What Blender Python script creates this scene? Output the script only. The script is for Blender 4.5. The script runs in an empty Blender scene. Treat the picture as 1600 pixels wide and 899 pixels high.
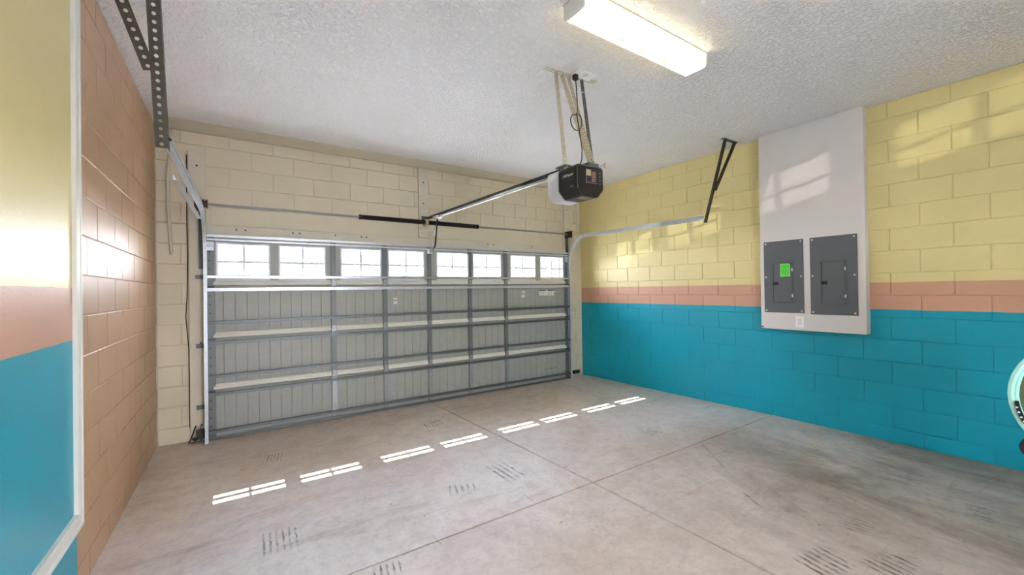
import bpy, math, random
from mathutils import Vector, Matrix
random.seed(7)
S = bpy.context.scene
COL = S.collection
R = math.radians

# ------------------------------------------------------------------ camera
F_PX, YAW, PITCH, ROLL, CAM_H = 645.95, 0.590795, 0.006067, -0.014395, 1.44164
cy, sy, cp, sp, cr, sr = math.cos(YAW), math.sin(YAW), math.cos(PITCH), math.sin(PITCH), math.cos(ROLL), math.sin(ROLL)
fwd = Vector((sy*cp, cy*cp, sp)); right = Vector((cy, -sy, 0)); up = right.cross(fwd)
r2 = cr*right + sr*up; u2 = -sr*right + cr*up
cam_d = bpy.data.cameras.new('camera'); cam = bpy.data.objects.new('camera', cam_d); COL.objects.link(cam)
cam_d.sensor_width = 36.0; cam_d.sensor_fit = 'HORIZONTAL'; cam_d.lens = F_PX*36/1600
cam_d.clip_start = 0.05; cam_d.clip_end = 300
b = -fwd
cam.matrix_world = Matrix(((r2.x, u2.x, b.x, 0), (r2.y, u2.y, b.y, 0), (r2.z, u2.z, b.z, CAM_H), (0, 0, 0, 1)))
S.camera = cam

# ------------------------------------------------------------------ colour management, light
S.view_settings.view_transform = 'Standard'; S.view_settings.look = 'None'
S.view_settings.gamma = 1.0; S.view_settings.use_curve_mapping = False
S.view_settings.exposure = 4.95
try:
    S.cycles.use_denoising = True; S.cycles.max_bounces = 10; S.cycles.diffuse_bounces = 7
    S.cycles.sample_clamp_indirect = 3.0; S.cycles.caustics_reflective = True
except Exception: pass
SUN_E, SKY_L, LAMP_L, FILL_L, GLINT_W = 2.4, 1.55, 0.15, 0.40, 270.0

W = bpy.data.worlds.new('world'); S.world = W; W.use_nodes = True
wn = W.node_tree.nodes; wl = W.node_tree.links
bg = wn['Background']
tc = wn.new('ShaderNodeTexCoord'); sx = wn.new('ShaderNodeSeparateXYZ'); wl.new(tc.outputs['Generated'], sx.inputs[0])
cr_ = wn.new('ShaderNodeValToRGB'); wl.new(sx.outputs['Z'], cr_.inputs[0])
cr_.color_ramp.elements[0].position = 0.0; cr_.color_ramp.elements[0].color = (0.94, 0.93, 0.97, 1)
cr_.color_ramp.elements[1].position = 1.0; cr_.color_ramp.elements[1].color = (0.45, 0.62, 1.0, 1)
e = cr_.color_ramp.elements.new(0.35); e.color = (0.74, 0.80, 0.98, 1)
wl.new(cr_.outputs[0], bg.inputs['Color']); bg.inputs['Strength'].default_value = SKY_L

def lamp(name, kind, energy, loc, direction, color=(1, 1, 1)):
    d = bpy.data.lights.new(name, kind); d.energy = energy; d.color = color
    o = bpy.data.objects.new(name, d); COL.objects.link(o); o.location = loc
    o.rotation_euler = Vector(direction).to_track_quat('-Z', 'Y').to_euler()
    return o
sun = lamp('sun', 'SUN', SUN_E, (2, 12, 9), (0.0, -0.879, -1.0), (1.0, 0.96, 0.93)); sun.data.angle = R(0.2)
# the sun mirrored by glass far down the sloping drive: throws the faint window shapes on the side wall
glint = lamp('sun_glint', 'SPOT', GLINT_W, (-4.2, 17.5, -0.85), (8.0, -15.0, 2.9), (1.0, 0.95, 0.85))
glint.data.spot_size = R(34); glint.data.spot_blend = 0.3; glint.data.shadow_soft_size = 0.035

# ------------------------------------------------------------------ materials
def srgb(r, g, b_):
    f = lambda c: (c/255/12.92) if c/255 <= 0.04045 else ((c/255+0.055)/1.055)**2.4
    return (f(r), f(g), f(b_), 1)
def new_mat(name):
    m = bpy.data.materials.new(name); m.use_nodes = True
    return m, m.node_tree.nodes, m.node_tree.links, m.node_tree.nodes['Principled BSDF']
def noise(N, L, scale, detail=3, rough=0.5, vec=None, dist=0.0):
    n = N.new('ShaderNodeTexNoise'); n.inputs['Scale'].default_value = scale
    n.inputs['Detail'].default_value = detail; n.inputs['Roughness'].default_value = rough
    n.inputs['Distortion'].default_value = dist
    if vec is not None: L.new(vec, n.inputs['Vector'])
    return n
def wpos(N, L, scale=(1, 1, 1), loc=(0, 0, 0), rot=(0, 0, 0)):
    g = N.new('ShaderNodeNewGeometry'); m = N.new('ShaderNodeMapping')
    m.inputs['Scale'].default_value = scale; m.inputs['Location'].default_value = loc; m.inputs['Rotation'].default_value = rot
    L.new(g.outputs['Position'], m.inputs['Vector']); return m.outputs[0]
def ramp(N, L, fac, stops, interp='LINEAR'):
    r = N.new('ShaderNodeValToRGB'); r.color_ramp.interpolation = interp; L.new(fac, r.inputs[0])
    els = r.color_ramp.elements
    els[0].position, els[0].color = stops[0]; els[1].position, els[1].color = stops[-1]
    for p, c in stops[1:-1]:
        q = els.new(p); q.color = c
    return r.outputs[0]
def mix(N, L, fac, a, b_, mode='MIX'):
    m = N.new('ShaderNodeMix'); m.data_type = 'RGBA'; m.blend_type = mode
    for s, v in ((m.inputs[0], fac), (m.inputs[6], a), (m.inputs[7], b_)):
        if hasattr(v, 'is_output'): L.new(v, s)
        else: s.default_value = v
    return m.outputs[2]
def math_(N, L, op, a, b_=None, clamp=False):
    m = N.new('ShaderNodeMath'); m.operation = op; m.use_clamp = clamp
    for s, v in ((m.inputs[0], a), (m.inputs[1], b_)):
        if v is None: continue
        if hasattr(v, 'is_output'): L.new(v, s)
        else: s.default_value = v
    return m.outputs[0]
def bump(N, L, P, h, strength, dist=0.002):
    b_ = N.new('ShaderNodeBump'); b_.inputs['Strength'].default_value = strength; b_.inputs['Distance'].default_value = dist
    L.new(h, b_.inputs['Height']); L.new(b_.outputs[0], P.inputs['Normal'])
G = lambda v: (v, v, v, 1)
def plain(name, col, rough=0.5, metal=0.0, var=0.06, nscale=8, bstr=0.0, bscale=200, spec=None):
    m, N, L, P = new_mat(name)
    n = noise(N, L, nscale, 4, 0.6, wpos(N, L))
    c = mix(N, L, 1.0, col, ramp(N, L, n.outputs[0], [(0.3, G(1-var)), (0.7, G(1.0))]), 'MULTIPLY')
    L.new(c, P.inputs['Base Color']); P.inputs['Roughness'].default_value = rough; P.inputs['Metallic'].default_value = metal
    if spec is not None: P.inputs['Specular IOR Level'].default_value = spec
    if bstr: bump(N, L, P, noise(N, L, bscale, 2, 0.5, wpos(N, L)).outputs[0], bstr, 0.001)
    return m
YEL, TAN, TEAL, BEIGE, STAN = srgb(224, 208, 146), srgb(205, 156, 128), srgb(0, 156, 178), srgb(213, 203, 176), srgb(188, 150, 114)

def paint(name, zt=None, zb=None, solid=None, rough=0.42, grain=260, gstr=0.35):
    m, N, L, P = new_mat(name)
    g = N.new('ShaderNodeNewGeometry'); s = N.new('ShaderNodeSeparateXYZ'); L.new(g.outputs['Position'], s.inputs[0])
    if solid is None:
        wob = noise(N, L, 9, 2, 0.5, wpos(N, L)); w2 = math_(N, L, 'MULTIPLY', math_(N, L, 'SUBTRACT', wob.outputs[0], 0.5), 0.008)
        z = math_(N, L, 'ADD', s.outputs['Z'], w2)
        a = mix(N, L, math_(N, L, 'GREATER_THAN', z, zb), TEAL, TAN)
        c = mix(N, L, math_(N, L, 'GREATER_THAN', z, zt), a, YEL)
    else: c = solid
    n1 = noise(N, L, 1.7, 5, 0.65, wpos(N, L))
    c = mix(N, L, 1.0, c, ramp(N, L, n1.outputs[0], [(0.25, G(0.90)), (0.7, G(1.0))]), 'MULTIPLY')
    n2 = noise(N, L, 45, 4, 0.7, wpos(N, L))
    c = mix(N, L, 1.0, c, ramp(N, L, n2.outputs[0], [(0.24, G(0.80)), (0.36, G(1.0))]), 'MULTIPLY')
    L.new(c, P.inputs['Base Color']); P.inputs['Roughness'].default_value = rough
    n3 = noise(N, L, grain, 3, 0.6, wpos(N, L)); bump(N, L, P, n3.outputs[0], gstr, 0.0025)
    return m
M = {}
M['paint_right'] = paint('banded_wall_paint', 1.463, 1.212)
M['paint_stucco'] = paint('banded_stucco_paint', 1.48, 1.238, rough=0.38, grain=70, gstr=0.35)
M['paint_tan'] = paint('tan_wall_paint', solid=STAN, rough=0.36, gstr=0.3)
M['paint_beige'] = paint('beige_wall_paint', solid=BEIGE, rough=0.5, gstr=0.3)
M['board'] = plain('painted_board', srgb(208, 201, 180), 0.5, var=0.1, nscale=5, bstr=0.15, bscale=60)
M['white_trim'] = plain('white_trim_paint', srgb(226, 224, 214), 0.3)
M['drywall'] = plain('drywall_paint', srgb(214, 208, 202), 0.38, var=0.04, nscale=3, bstr=0.12, bscale=120)
M['galv'] = plain('galvanised_steel', srgb(104, 109, 109), 0.44, 0.6, var=0.25, nscale=22)
M['galv_bright'] = plain('bright_galvanised_steel', srgb(206, 210, 215), 0.34, 0.55, var=0.2, nscale=22)
M['galv_polished'] = plain('smooth_galvanised_steel', srgb(205, 208, 212), 0.25, 0.9, var=0.05, nscale=3)
M['galv_mid'] = plain('hinge_steel', srgb(150, 154, 154), 0.4, 0.6, var=0.2, nscale=25)
M['galv_dark'] = plain('dark_galvanised_steel', srgb(74, 69, 58), 0.45, 0.6, var=0.3, nscale=25)
M['galv_warm'] = plain('zinc_plated_steel', srgb(212, 203, 178), 0.36, 0.55, var=0.2, nscale=25)
M['door_skin'] = plain('grey_door_steel', srgb(153, 155, 147), 0.45, 0.0, var=0.08, nscale=12)
M['door_frame'] = plain('grey_door_frame_steel', srgb(106, 110, 108), 0.42, 0.25, var=0.1, nscale=12)
M['ledge'] = plain('lit_toned_door_rail', srgb(214, 213, 200), 0.35, 0.0, var=0.08)  # paleness stands for light falling on the rail from above
M['win_frame'] = plain('window_frame_plastic', srgb(206, 212, 218), 0.4)
M['muntin'] = plain('muntin_plastic', srgb(200, 200, 196), 0.4)
M['black'] = plain('black_plastic', srgb(22, 22, 23), 0.3)
M['black_matte'] = plain('black_rubber', srgb(26, 26, 27), 0.7)
M['black_steel'] = plain('black_steel', srgb(24, 23, 22), 0.4, 0.4, bstr=0.2, bscale=300)
M['rust'] = plain('brown_cast_iron', srgb(74, 50, 42), 0.6, 0.3, var=0.4, nscale=40)
M['white'] = plain('white_plastic', srgb(238, 238, 236), 0.35)
M['lens'] = plain('frosted_lens', srgb(205, 207, 210), 0.3)
M['panel_grey'] = plain('charcoal_enamel', srgb(92, 95, 97), 0.42, 0.1, var=0.06, bstr=0.15, bscale=500)
M['green'] = plain('green_sticker', srgb(80, 214, 60), 0.5)
M['green_ink'] = plain('green_ink', srgb(40, 160, 40), 0.5)
M['green_edge'] = plain('pale_green_paper', srgb(170, 230, 150), 0.5)
M['paper'] = plain('white_paper', srgb(214, 214, 210), 0.5)
M['ink'] = plain('dark_ink', srgb(36, 34, 52), 0.5)
M['tan_ink'] = plain('gold_seal_ink', srgb(178, 144, 92), 0.5)
M['label_silver'] = plain('silver_label', srgb(176, 166, 140), 0.35, 0.3)
M['chrome'] = plain('bright_screw', srgb(215, 215, 215), 0.25, 0.8)
M['screw_white'] = plain('zinc_screw', srgb(222, 222, 218), 0.4, 0.1)
M['mint'] = plain('mint_fabric', srgb(176, 232, 218), 0.6)
M['olive'] = plain('olive_lining', srgb(92, 110, 78), 0.8, var=0.3, nscale=14)
M['leaf'] = plain('leaf', srgb(158, 196, 172), 0.5, var=0.4, nscale=3)
M['bark'] = plain('bark', srgb(130, 112, 92), 0.9, var=0.4)
M['grass'] = plain('lawn', srgb(168, 168, 150), 0.9, var=0.4, nscale=2)
M['drive'] = plain('pale_concrete', srgb(205, 202, 194), 0.8, var=0.12, nscale=1.5)
M['seal'] = plain('door_seal_rubber', srgb(24, 24, 24), 0.8)

def ceiling_mat():
    m, N, L, P = new_mat('knockdown_ceiling')
    n = noise(N, L, 2.0, 4, 0.6, wpos(N, L))
    L.new(mix(N, L, 1.0, srgb(232, 229, 228), ramp(N, L, n.outputs[0], [(0.3, G(0.95)), (0.7, G(1.0))]), 'MULTIPLY'), P.inputs['Base Color'])
    P.inputs['Roughness'].default_value = 0.42
    n1 = noise(N, L, 34, 3, 0.55, wpos(N, L), 0.6)
    h = ramp(N, L, n1.outputs[0], [(0.42, G(0.0)), (0.55, G(1.0))])
    bump(N, L, P, h, 0.9, 0.010); return m
M['ceiling'] = ceiling_mat()

# tyre and scuff marks on the slab: (x, y, half length, half width, angle deg, stripes, strength)
MARKS = [(1.82, 4.30, .13, .11, 84, 6, .60), (1.80, 2.79, .19, .10, 91, 4, .55), (1.36, 2.73, .09, .11, 70, 5, .45), (0.22, 2.79, .14, .10, 88, 6, .50),
         (3.46, 2.68, .09, .10, 92, 6, 1.0), (2.55, 0.90, .10, .13, 80, 6, 1.0), (2.80, 0.70, .09, .13, 80, 6, .9), (0.28, 4.27, .12, .08, 82, 6, .65),
         (0.64, 2.16, .06, .08, 80, 5, .6), (3.88, 0.54, .07, .11, 96, 6, .7), (3.08, 0.92, .07, .10, 96, 5, .45), (3.60, 0.85, .07, .09, 96, 5, .45),
         (3.85, 3.53, .015, .09, 96, 1, .5), (1.68, 2.34, .07, .005, 90, 1, .25), (0.96, 2.25, .07, .005, 95, 1, .25), (3.37, 1.98, .36, .016, 49, 1, .20), (2.90, 1.45, .12, .012, 57, 1, .35)]
def floor_mat():
    m, N, L, P = new_mat('stained_concrete')
    pos = wpos(N, L)
    n1 = noise(N, L, 0.8, 6, 0.65, pos, 0.6); n2 = noise(N, L, 7, 7, 0.72, pos, 0.4)
    n3 = noise(N, L, 2.2, 5, 0.7, wpos(N, L, (0.35, 1.7, 1), rot=(0, 0, R(25))), 1.2)
    n4 = noise(N, L, 60, 3, 0.6, pos)
    c = ramp(N, L, n1.outputs[0], [(0.28, srgb(194, 176, 160)), (0.5, srgb(213, 199, 187)), (0.72, srgb(221, 211, 204))])
    c = mix(N, L, 1.0, c, ramp(N, L, n2.outputs[0], [(0.3, G(0.84)), (0.55, G(1.0))]), 'MULTIPLY')
    c = mix(N, L, 1.0, c, ramp(N, L, n3.outputs[0], [(0.20, srgb(214, 204, 190)), (0.42, G(1.0))]), 'MULTIPLY')
    c = mix(N, L, 1.0, c, ramp(N, L, n4.outputs[0], [(0.22, G(0.72)), (0.34, G(1.0))]), 'MULTIPLY')
    n6 = noise(N, L, 22, 6, 0.75, pos, 0.8)
    c = mix(N, L, 1.0, c, ramp(N, L, n6.outputs[0], [(0.30, G(0.80)), (0.5, G(1.0)), (0.70, G(1.05))]), 'MULTIPLY')
    vo = N.new('ShaderNodeTexVoronoi'); vo.inputs['Scale'].default_value = 5.0; L.new(pos, vo.inputs['Vector'])
    sp_ = math_(N, L, 'LESS_THAN', vo.outputs['Distance'], math_(N, L, 'MULTIPLY', math_(N, L, 'POWER', n4.outputs[0], 3.0), 0.24))
    c = mix(N, L, math_(N, L, 'MULTIPLY', sp_, 0.75), c, srgb(78, 68, 62))
    # the driven lane on the right is greyer and dirtier
    g = N.new('ShaderNodeNewGeometry'); s = N.new('ShaderNodeSeparateXYZ'); L.new(g.outputs['Position'], s.inputs[0])
    lane = math_(N, L, 'MULTIPLY', math_(N, L, 'DIVIDE', math_(N, L, 'SUBTRACT', s.outputs['X'], 1.9), 1.6, True),
                 math_(N, L, 'DIVIDE', math_(N, L, 'SUBTRACT', 2.9, s.outputs['Y']), 1.6, True))
    n5 = noise(N, L, 1.6, 6, 0.7, wpos(N, L, (1.0, 0.45, 1), rot=(0, 0, R(-20))), 0.8)
    lane = math_(N, L, 'MULTIPLY', lane, ramp(N, L, n5.outputs[0], [(0.36, G(0.15)), (0.60, G(1.0))]))
    c = mix(N, L, lane, c, mix(N, L, 1.0, c, srgb(174, 170, 160), 'MULTIPLY'))
    nn = noise(N, L, 18, 4, 0.7, wpos(N, L, (2.0, 0.7, 1)))
    tot = None
    for (x, y, hl, hw, a, k, st) in MARKS:
        mp = N.new('ShaderNodeMapping'); mp.vector_type = 'TEXTURE'
        mp.inputs['Location'].default_value = (x, y, 0); mp.inputs['Rotation'].default_value = (0, 0, R(a)); mp.inputs['Scale'].default_value = (hl, hw, 1)
        L.new(g.outputs['Position'], mp.inputs['Vector'])
        q = N.new('ShaderNodeSeparateXYZ'); L.new(mp.outputs[0], q.inputs[0])
        ax = math_(N, L, 'SUBTRACT', 1.0, math_(N, L, 'POWER', math_(N, L, 'ABSOLUTE', q.outputs['X']), 4.0), True)
        ay = math_(N, L, 'LESS_THAN', math_(N, L, 'ABSOLUTE', q.outputs['Y']), 1.0)
        st_ = math_(N, L, 'SINE', math_(N, L, 'ADD', math_(N, L, 'MULTIPLY', q.outputs['Y'], math.pi*k), math_(N, L, 'MULTIPLY', nn.outputs[0], 5.0))) if k > 1 else 1.0
        v = math_(N, L, 'MULTIPLY', math_(N, L, 'MULTIPLY', ax, ay), math_(N, L, 'MULTIPLY', st_, st * 1.6, True))
        tot = v if tot is None else math_(N, L, 'MAXIMUM', tot, v)
    tot = math_(N, L, 'MULTIPLY', tot, ramp(N, L, nn.outputs[0], [(0.38, G(0.05)), (0.58, G(1.0))]))
    c = mix(N, L, tot, c, srgb(72, 62, 56))
    L.new(c, P.inputs['Base Color'])
    L.new(ramp(N, L, n2.outputs[0], [(0.3, G(0.52)), (0.7, G(0.36))]), P.inputs['Roughness'])
    bump(N, L, P, n2.outputs[0], 0.12, 0.004); return m
M['floor'] = floor_mat()

def glass_mat():
    m = bpy.data.materials.new('window_glass'); m.use_nodes = True; N = m.node_tree.nodes; L = m.node_tree.links; N.clear()
    o = N.new('ShaderNodeOutputMaterial'); t = N.new('ShaderNodeBsdfTransparent'); g = N.new('ShaderNodeBsdfGlossy'); f = N.new('ShaderNodeLayerWeight'); x = N.new('ShaderNodeMixShader')
    t.inputs['Color'].default_value = (0.95, 0.96, 0.97, 1); g.inputs['Roughness'].default_value = 0.03; f.inputs['Blend'].default_value = 0.5
    L.new(math_(N, L, 'ADD', math_(N, L, 'MULTIPLY', math_(N, L, 'POWER', f.outputs['Facing'], 4.0), 0.5), 0.04), x.inputs[0]); L.new(t.outputs[0], x.inputs[1]); L.new(g.outputs[0], x.inputs[2]); L.new(x.outputs[0], o.inputs[0]); return m
M['glass'] = glass_mat()

def diffuser_mat():
    m, N, L, P = new_mat('lit_diffuser')
    tc_ = N.new('ShaderNodeTexCoord')
    P.inputs['Base Color'].default_value = srgb(250, 244, 225)
    # dirt that has settled in the lens
    tot = None
    for (x, r) in ((-0.38, .018), (-0.16, .02), (0.02, .030), (0.26, .040)):
        mp = N.new('ShaderNodeMapping'); mp.vector_type = 'TEXTURE'
        mp.inputs['Location'].default_value = (x, 0.02, -0.0495); mp.inputs['Scale'].default_value = (r*1.7, r, 0.02)
        L.new(tc_.outputs['Object'], mp.inputs['Vector'])
        ln = N.new('ShaderNodeVectorMath'); ln.operation = 'LENGTH'; L.new(mp.outputs[0], ln.inputs[0])
        v = math_(N, L, 'SUBTRACT', 1.0, ln.outputs['Value'], True)
        tot = v if tot is None else math_(N, L, 'MAXIMUM', tot, v)
    nz = noise(N, L, 60, 2, 0.5, tc_.outputs['Object'])
    tot = math_(N, L, 'MULTIPLY', tot, math_(N, L, 'MULTIPLY', nz.outputs[0], 2.6), True)
    col = mix(N, L, tot, (1.0, 0.86, 0.54, 1), (0.10, 0.055, 0.018, 1))
    L.new(col, P.inputs['Emission Color']); P.inputs['Emission Strength'].default_value = LAMP_L
    return m
M['diffuser'] = diffuser_mat()
def fill_mat():
    m, N, L, P = new_mat('added_fill_diffuser'); P.inputs['Emission Color'].default_value = (1.0, 0.92, 0.90, 1); P.inputs['Emission Strength'].default_value = FILL_L  # glow of the unseen fixture added for fill
    return m
M['diffuser_fill'] = fill_mat()

# ------------------------------------------------------------------ mesh helpers
class MB:
    def __init__(s): s.v = []; s.f = []
    def add(s, vs, fs):
        k = len(s.v); s.v += [tuple(v) for v in vs]; s.f += [tuple(i+k for i in f) for f in fs]; return s
    def box(s, x0, x1, y0, y1, z0, z1):
        return s.add([(x0,y0,z0),(x1,y0,z0),(x1,y1,z0),(x0,y1,z0),(x0,y0,z1),(x1,y0,z1),(x1,y1,z1),(x0,y1,z1)],
                     [(0,3,2,1),(4,5,6,7),(0,1,5,4),(1,2,6,5),(2,3,7,6),(3,0,4,7)])
    def prism(s, prof, axis, a0, a1):
        """closed 2-D profile extruded along an axis; profile in the other two axes in cyclic order"""
        n = len(prof)
        def P(p, a):
            return {'x': (a, p[0], p[1]), 'y': (p[0], a, p[1]), 'z': (p[0], p[1], a)}[axis]
        vs = [P(p, a0) for p in prof] + [P(p, a1) for p in prof]
        fs = [(i, (i+1) % n, (i+1) % n+n, i+n) for i in range(n)] + [tuple(range(n))[::-1], tuple(range(n, 2*n))]
        return s.add(vs, fs)
    def obox(s, o, ex, ey, ez):
        """oriented box: corner o, edge vectors"""
        o, ex, ey, ez = map(Vector, (o, ex, ey, ez))
        vs = [o, o+ex, o+ex+ey, o+ey, o+ez, o+ex+ez, o+ex+ey+ez, o+ey+ez]
        return s.add(vs, [(0,3,2,1),(4,5,6,7),(0,1,5,4),(1,2,6,5),(2,3,7,6),(3,0,4,7)])
    def bar(s, p0, p1, w, h, upv=(0, 0, 1)):
        p0, p1 = Vector(p0), Vector(p1); d = (p1-p0); t = d.normalized(); sd = t.cross(Vector(upv))
        if sd.length < 1e-4: sd = t.cross(Vector((0, 1, 0)))
        sd.normalize(); u = sd.cross(t)
        return s.obox(p0 - sd*w/2 - u*h/2, d, sd*w, u*h)
    def tube(s, pts, r, n=8, caps=True, closed=False):
        pts = [Vector(p) for p in pts]; k = len(pts); base = len(s.v)
        rs = r if isinstance(r, (list, tuple)) else [r]*k
        prev = None; vs = []
        for i, p in enumerate(pts):
            a = pts[i-1] if (i > 0 or closed) else p; c = pts[(i+1) % k] if (i < k-1 or closed) else p
            t = (c-a).normalized()
            if prev is None:
                q = t.cross(Vector((0, 0, 1)));  q = t.cross(Vector((0, 1, 0))) if q.length < 1e-3 else q
            else: q = prev - t*prev.dot(t)
            q.normalize(); prev = q; w = t.cross(q)
            vs += [p + (q*math.cos(2*math.pi*j/n) + w*math.sin(2*math.pi*j/n))*rs[i] for j in range(n)]
        m = k if closed else k-1
        fs = [(i*n+j, i*n+(j+1) % n, ((i+1) % k)*n+(j+1) % n, ((i+1) % k)*n+j) for i in range(m) for j in range(n)]
        if caps and not closed: fs += [tuple(range(n))[::-1], tuple(range((k-1)*n, k*n))]
        return s.add(vs, fs)
    def sweep(s, pts, prof, lat=(1, 0, 0)):
        """closed profile (a along lateral, b along normal) swept down a path"""
        pts = [Vector(p) for p in pts]; lat = Vector(lat); n = len(prof); k = len(pts); vs = []
        for i, p in enumerate(pts):
            t = (pts[min(i+1, k-1)] - pts[max(i-1, 0)]).normalized(); nr = lat.cross(t).normalized()
            vs += [p + lat*a + nr*b_ for a, b_ in prof]
        fs = [(i*n+j, i*n+(j+1) % n, (i+1)*n+(j+1) % n, (i+1)*n+j) for i in range(k-1) for j in range(n)]
        fs += [tuple(range(n))[::-1], tuple(range((k-1)*n, k*n))]
        return s.add(vs, fs)
    def disc(s, c, nrm, r, th, n=12):
        c = Vector(c); nrm = Vector(nrm).normalized(); return s.tube([c, c+nrm*th], r, n)
    def perf(s, p0, p1, wv, pitch=0.035, hr=0.0085, th=0.0022):
        """perforated flat strip from p0 to p1, width vector wv, real holes"""
        p0, p1, wv = Vector(p0), Vector(p1), Vector(wv); d = p1-p0; n = max(1, round(d.length/pitch)); st = d/n
        t = st.normalized(); w = wv.normalized(); nr = t.cross(w).normalized()*th; hl = st.length/2; hw = wv.length/2
        for i in range(n):
            c = p0 + st*(i+0.5) + wv*0.5
            out = [(hl, 0), (hl, hw), (0, hw), (-hl, hw), (-hl, 0), (-hl, -hw), (0, -hw), (hl, -hw)]
            inn = [(hr*math.cos(j*math.pi/4), hr*math.sin(j*math.pi/4)) for j in range(8)]
            vs = [c+t*a+w*b_ for a, b_ in out] + [c+t*a+w*b_ for a, b_ in inn]
            vs += [v+nr for v in vs]
            fs = []
            for j in range(8):
                k = (j+1) % 8
                fs += [(j, k, 8+k, 8+j), (16+k, 16+j, 24+j, 24+k), (8+j, 8+k, 24+k, 24+j), (k, j, 16+j, 16+k)]
            s.add(vs, fs)
        return s
    def mesh(s, name, mat, smooth=False):
        me = bpy.data.meshes.new(name); me.from_pydata(s.v, [], s.f); me.update()
        me.materials.append(M[mat] if isinstance(mat, str) else mat)
        import bmesh
        bm = bmesh.new(); bm.from_mesh(me); bmesh.ops.recalc_face_normals(bm, faces=bm.faces); bm.to_mesh(me); bm.free()
        if smooth:
            me.polygons.foreach_set('use_smooth', [True]*len(me.polygons))
            me.set_sharp_from_angle(angle=R(40))
        return me
    def build(s, name, mat, parent=None, smooth=False, bevel=0, label=None):
        o = bpy.data.objects.new(name, s.mesh(name, mat, smooth)); COL.objects.link(o)
        if parent is not None:
            o.parent = parent; o.matrix_parent_inverse = Matrix.Translation(-Vector(parent.location))
        if bevel:
            md = o.modifiers.new('bevel', 'BEVEL'); md.width = bevel; md.segments = 2; md.limit_method = 'ANGLE'
        if label: o['label'] = label
        return o
def empty(name, loc=(0, 0, 0)):
    o = bpy.data.objects.new(name, None); o.empty_display_size = 0.1; COL.objects.link(o); o.location = loc; return o
def tag(o, label, cat, group=None):
    o['label'] = label; o['category'] = cat
    if group: o['group'] = group
    return o
def thing(name, label, cat, loc, group=None): return tag(empty(name, loc), label, cat, group)
def structure(o, label=None):
    o['kind'] = 'structure'
    if label: o['label'] = label
    return o
def link_copy(me, name, loc, parent, rotz=0, tilt=0):
    o = bpy.data.objects.new(name, me); COL.objects.link(o); o.parent = parent
    o.location = Vector(loc) - Vector(parent.location); o.rotation_euler = (tilt, 0, rotz); return o

# ------------------------------------------------------------------ room
XL, XR, YD, ZC = -0.638, 4.99, 5.28, 3.118
C = 0.2032; Z0 = 1.3433; YB = -2.3; YN = 2.78           # YN: where the smooth stucco stops and the blocks start
JY = 2.24; DROP = 0.035
def fz(y): return 0.0 if y <= JY else -DROP*(y-JY)/(5.2-JY)
JX = lambda y: 2.247 - 0.0195*y
PROUD = 0.0065                                            # how far a block stands out of its joints

# floor: four slabs cut by two joints, over a dark bed
floor = structure(empty('floor'), 'stained grey concrete garage floor cut by two crossing joints')
MB().box(XL-.2, XR+.2, YB-.2, YD+.25, -.30, -.13).build('slab_bed', 'black_matte', floor)
g = 0.005
def slab(x0a, x0b, x1a, x1b, y0, y1):
    z0, z1 = fz(y0), fz(y1)
    c = 0.003
    top = [(x0a+c, y0+c, z0), (x1a-c, y0+c, z0), (x1b-c, y1-c, z1), (x0b+c, y1-c, z1)]
    mid = [(x0a, y0, z0-c), (x1a, y0, z0-c), (x1b, y1, z1-c), (x0b, y1, z1-c)]
    low = [(x, y, -.13) for x, y, z in mid]
    fs = [(0, 1, 2, 3)] + [(i, 4+i, 4+(i+1) % 4, (i+1) % 4) for i in range(4)] + [(4+i, 8+i, 8+(i+1) % 4, 4+(i+1) % 4) for i in range(4)]
    MB().add(top+mid+low, fs).build('slab', 'floor', floor)
slab(XL-.02, XL-.02, JX(YB)-g, JX(JY)-g, YB, JY-g); slab(JX(YB)+g, JX(JY)+g, XR+.02, XR+.02, YB, JY-g)
slab(XL-.02, XL-.02, JX(JY)-g, JX(YD)-g, JY+g, YD+.2); slab(JX(JY)+g, JX(YD)+g, XR+.02, XR+.02, JY+g, YD+.2)

# ceiling
ceil = structure(MB().box(XL-.2, XR+.2, YB-.2, YD+.2, ZC, ZC+.15).build('ceiling', 'ceiling'), 'white knockdown textured garage ceiling')
band = MB().prism([(5.00, ZC), (5.03, ZC-.010), (5.12, ZC-.018), (YD, ZC-.022), (YD, ZC)], 'x', XL, XR).build('trim_1', 'board')
structure(band, 'beige painted strip of ceiling along the top of the door wall')

# block walls
_bm = {}
def block_mesh(L_, H_, mat):
    key = (round(L_, 3), round(H_, 3), mat)
    if key not in _bm:
        deep = mat == 'paint_beige'; j, c = (0.0036, 0.0042) if deep else (0.0028, 0.0036); d = 0.0095 if deep else PROUD; a, h = L_/2-j, H_/2-j
        out = [(-a, 0.02, -h), (a, 0.02, -h), (a, 0.02, h), (-a, 0.02, h)]
        rim = [(-a, d*.35, -h), (a, d*.35, -h), (a, d*.35, h), (-a, d*.35, h)]
        fr = [(-a+c, 0, -h+c), (a-c, 0, -h+c), (a-c, 0, h-c), (-a+c, 0, h-c)]
        fs = [(8, 9, 10, 11)] + [(4+i, 4+(i+1) % 4, 8+(i+1) % 4, 8+i) for i in range(4)] + [(i, (i+1) % 4, 4+(i+1) % 4, 4+i) for i in range(4)]
        _bm[key] = MB().add(out+rim+fr, fs).mesh('block', mat)
    return _bm[key]
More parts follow.
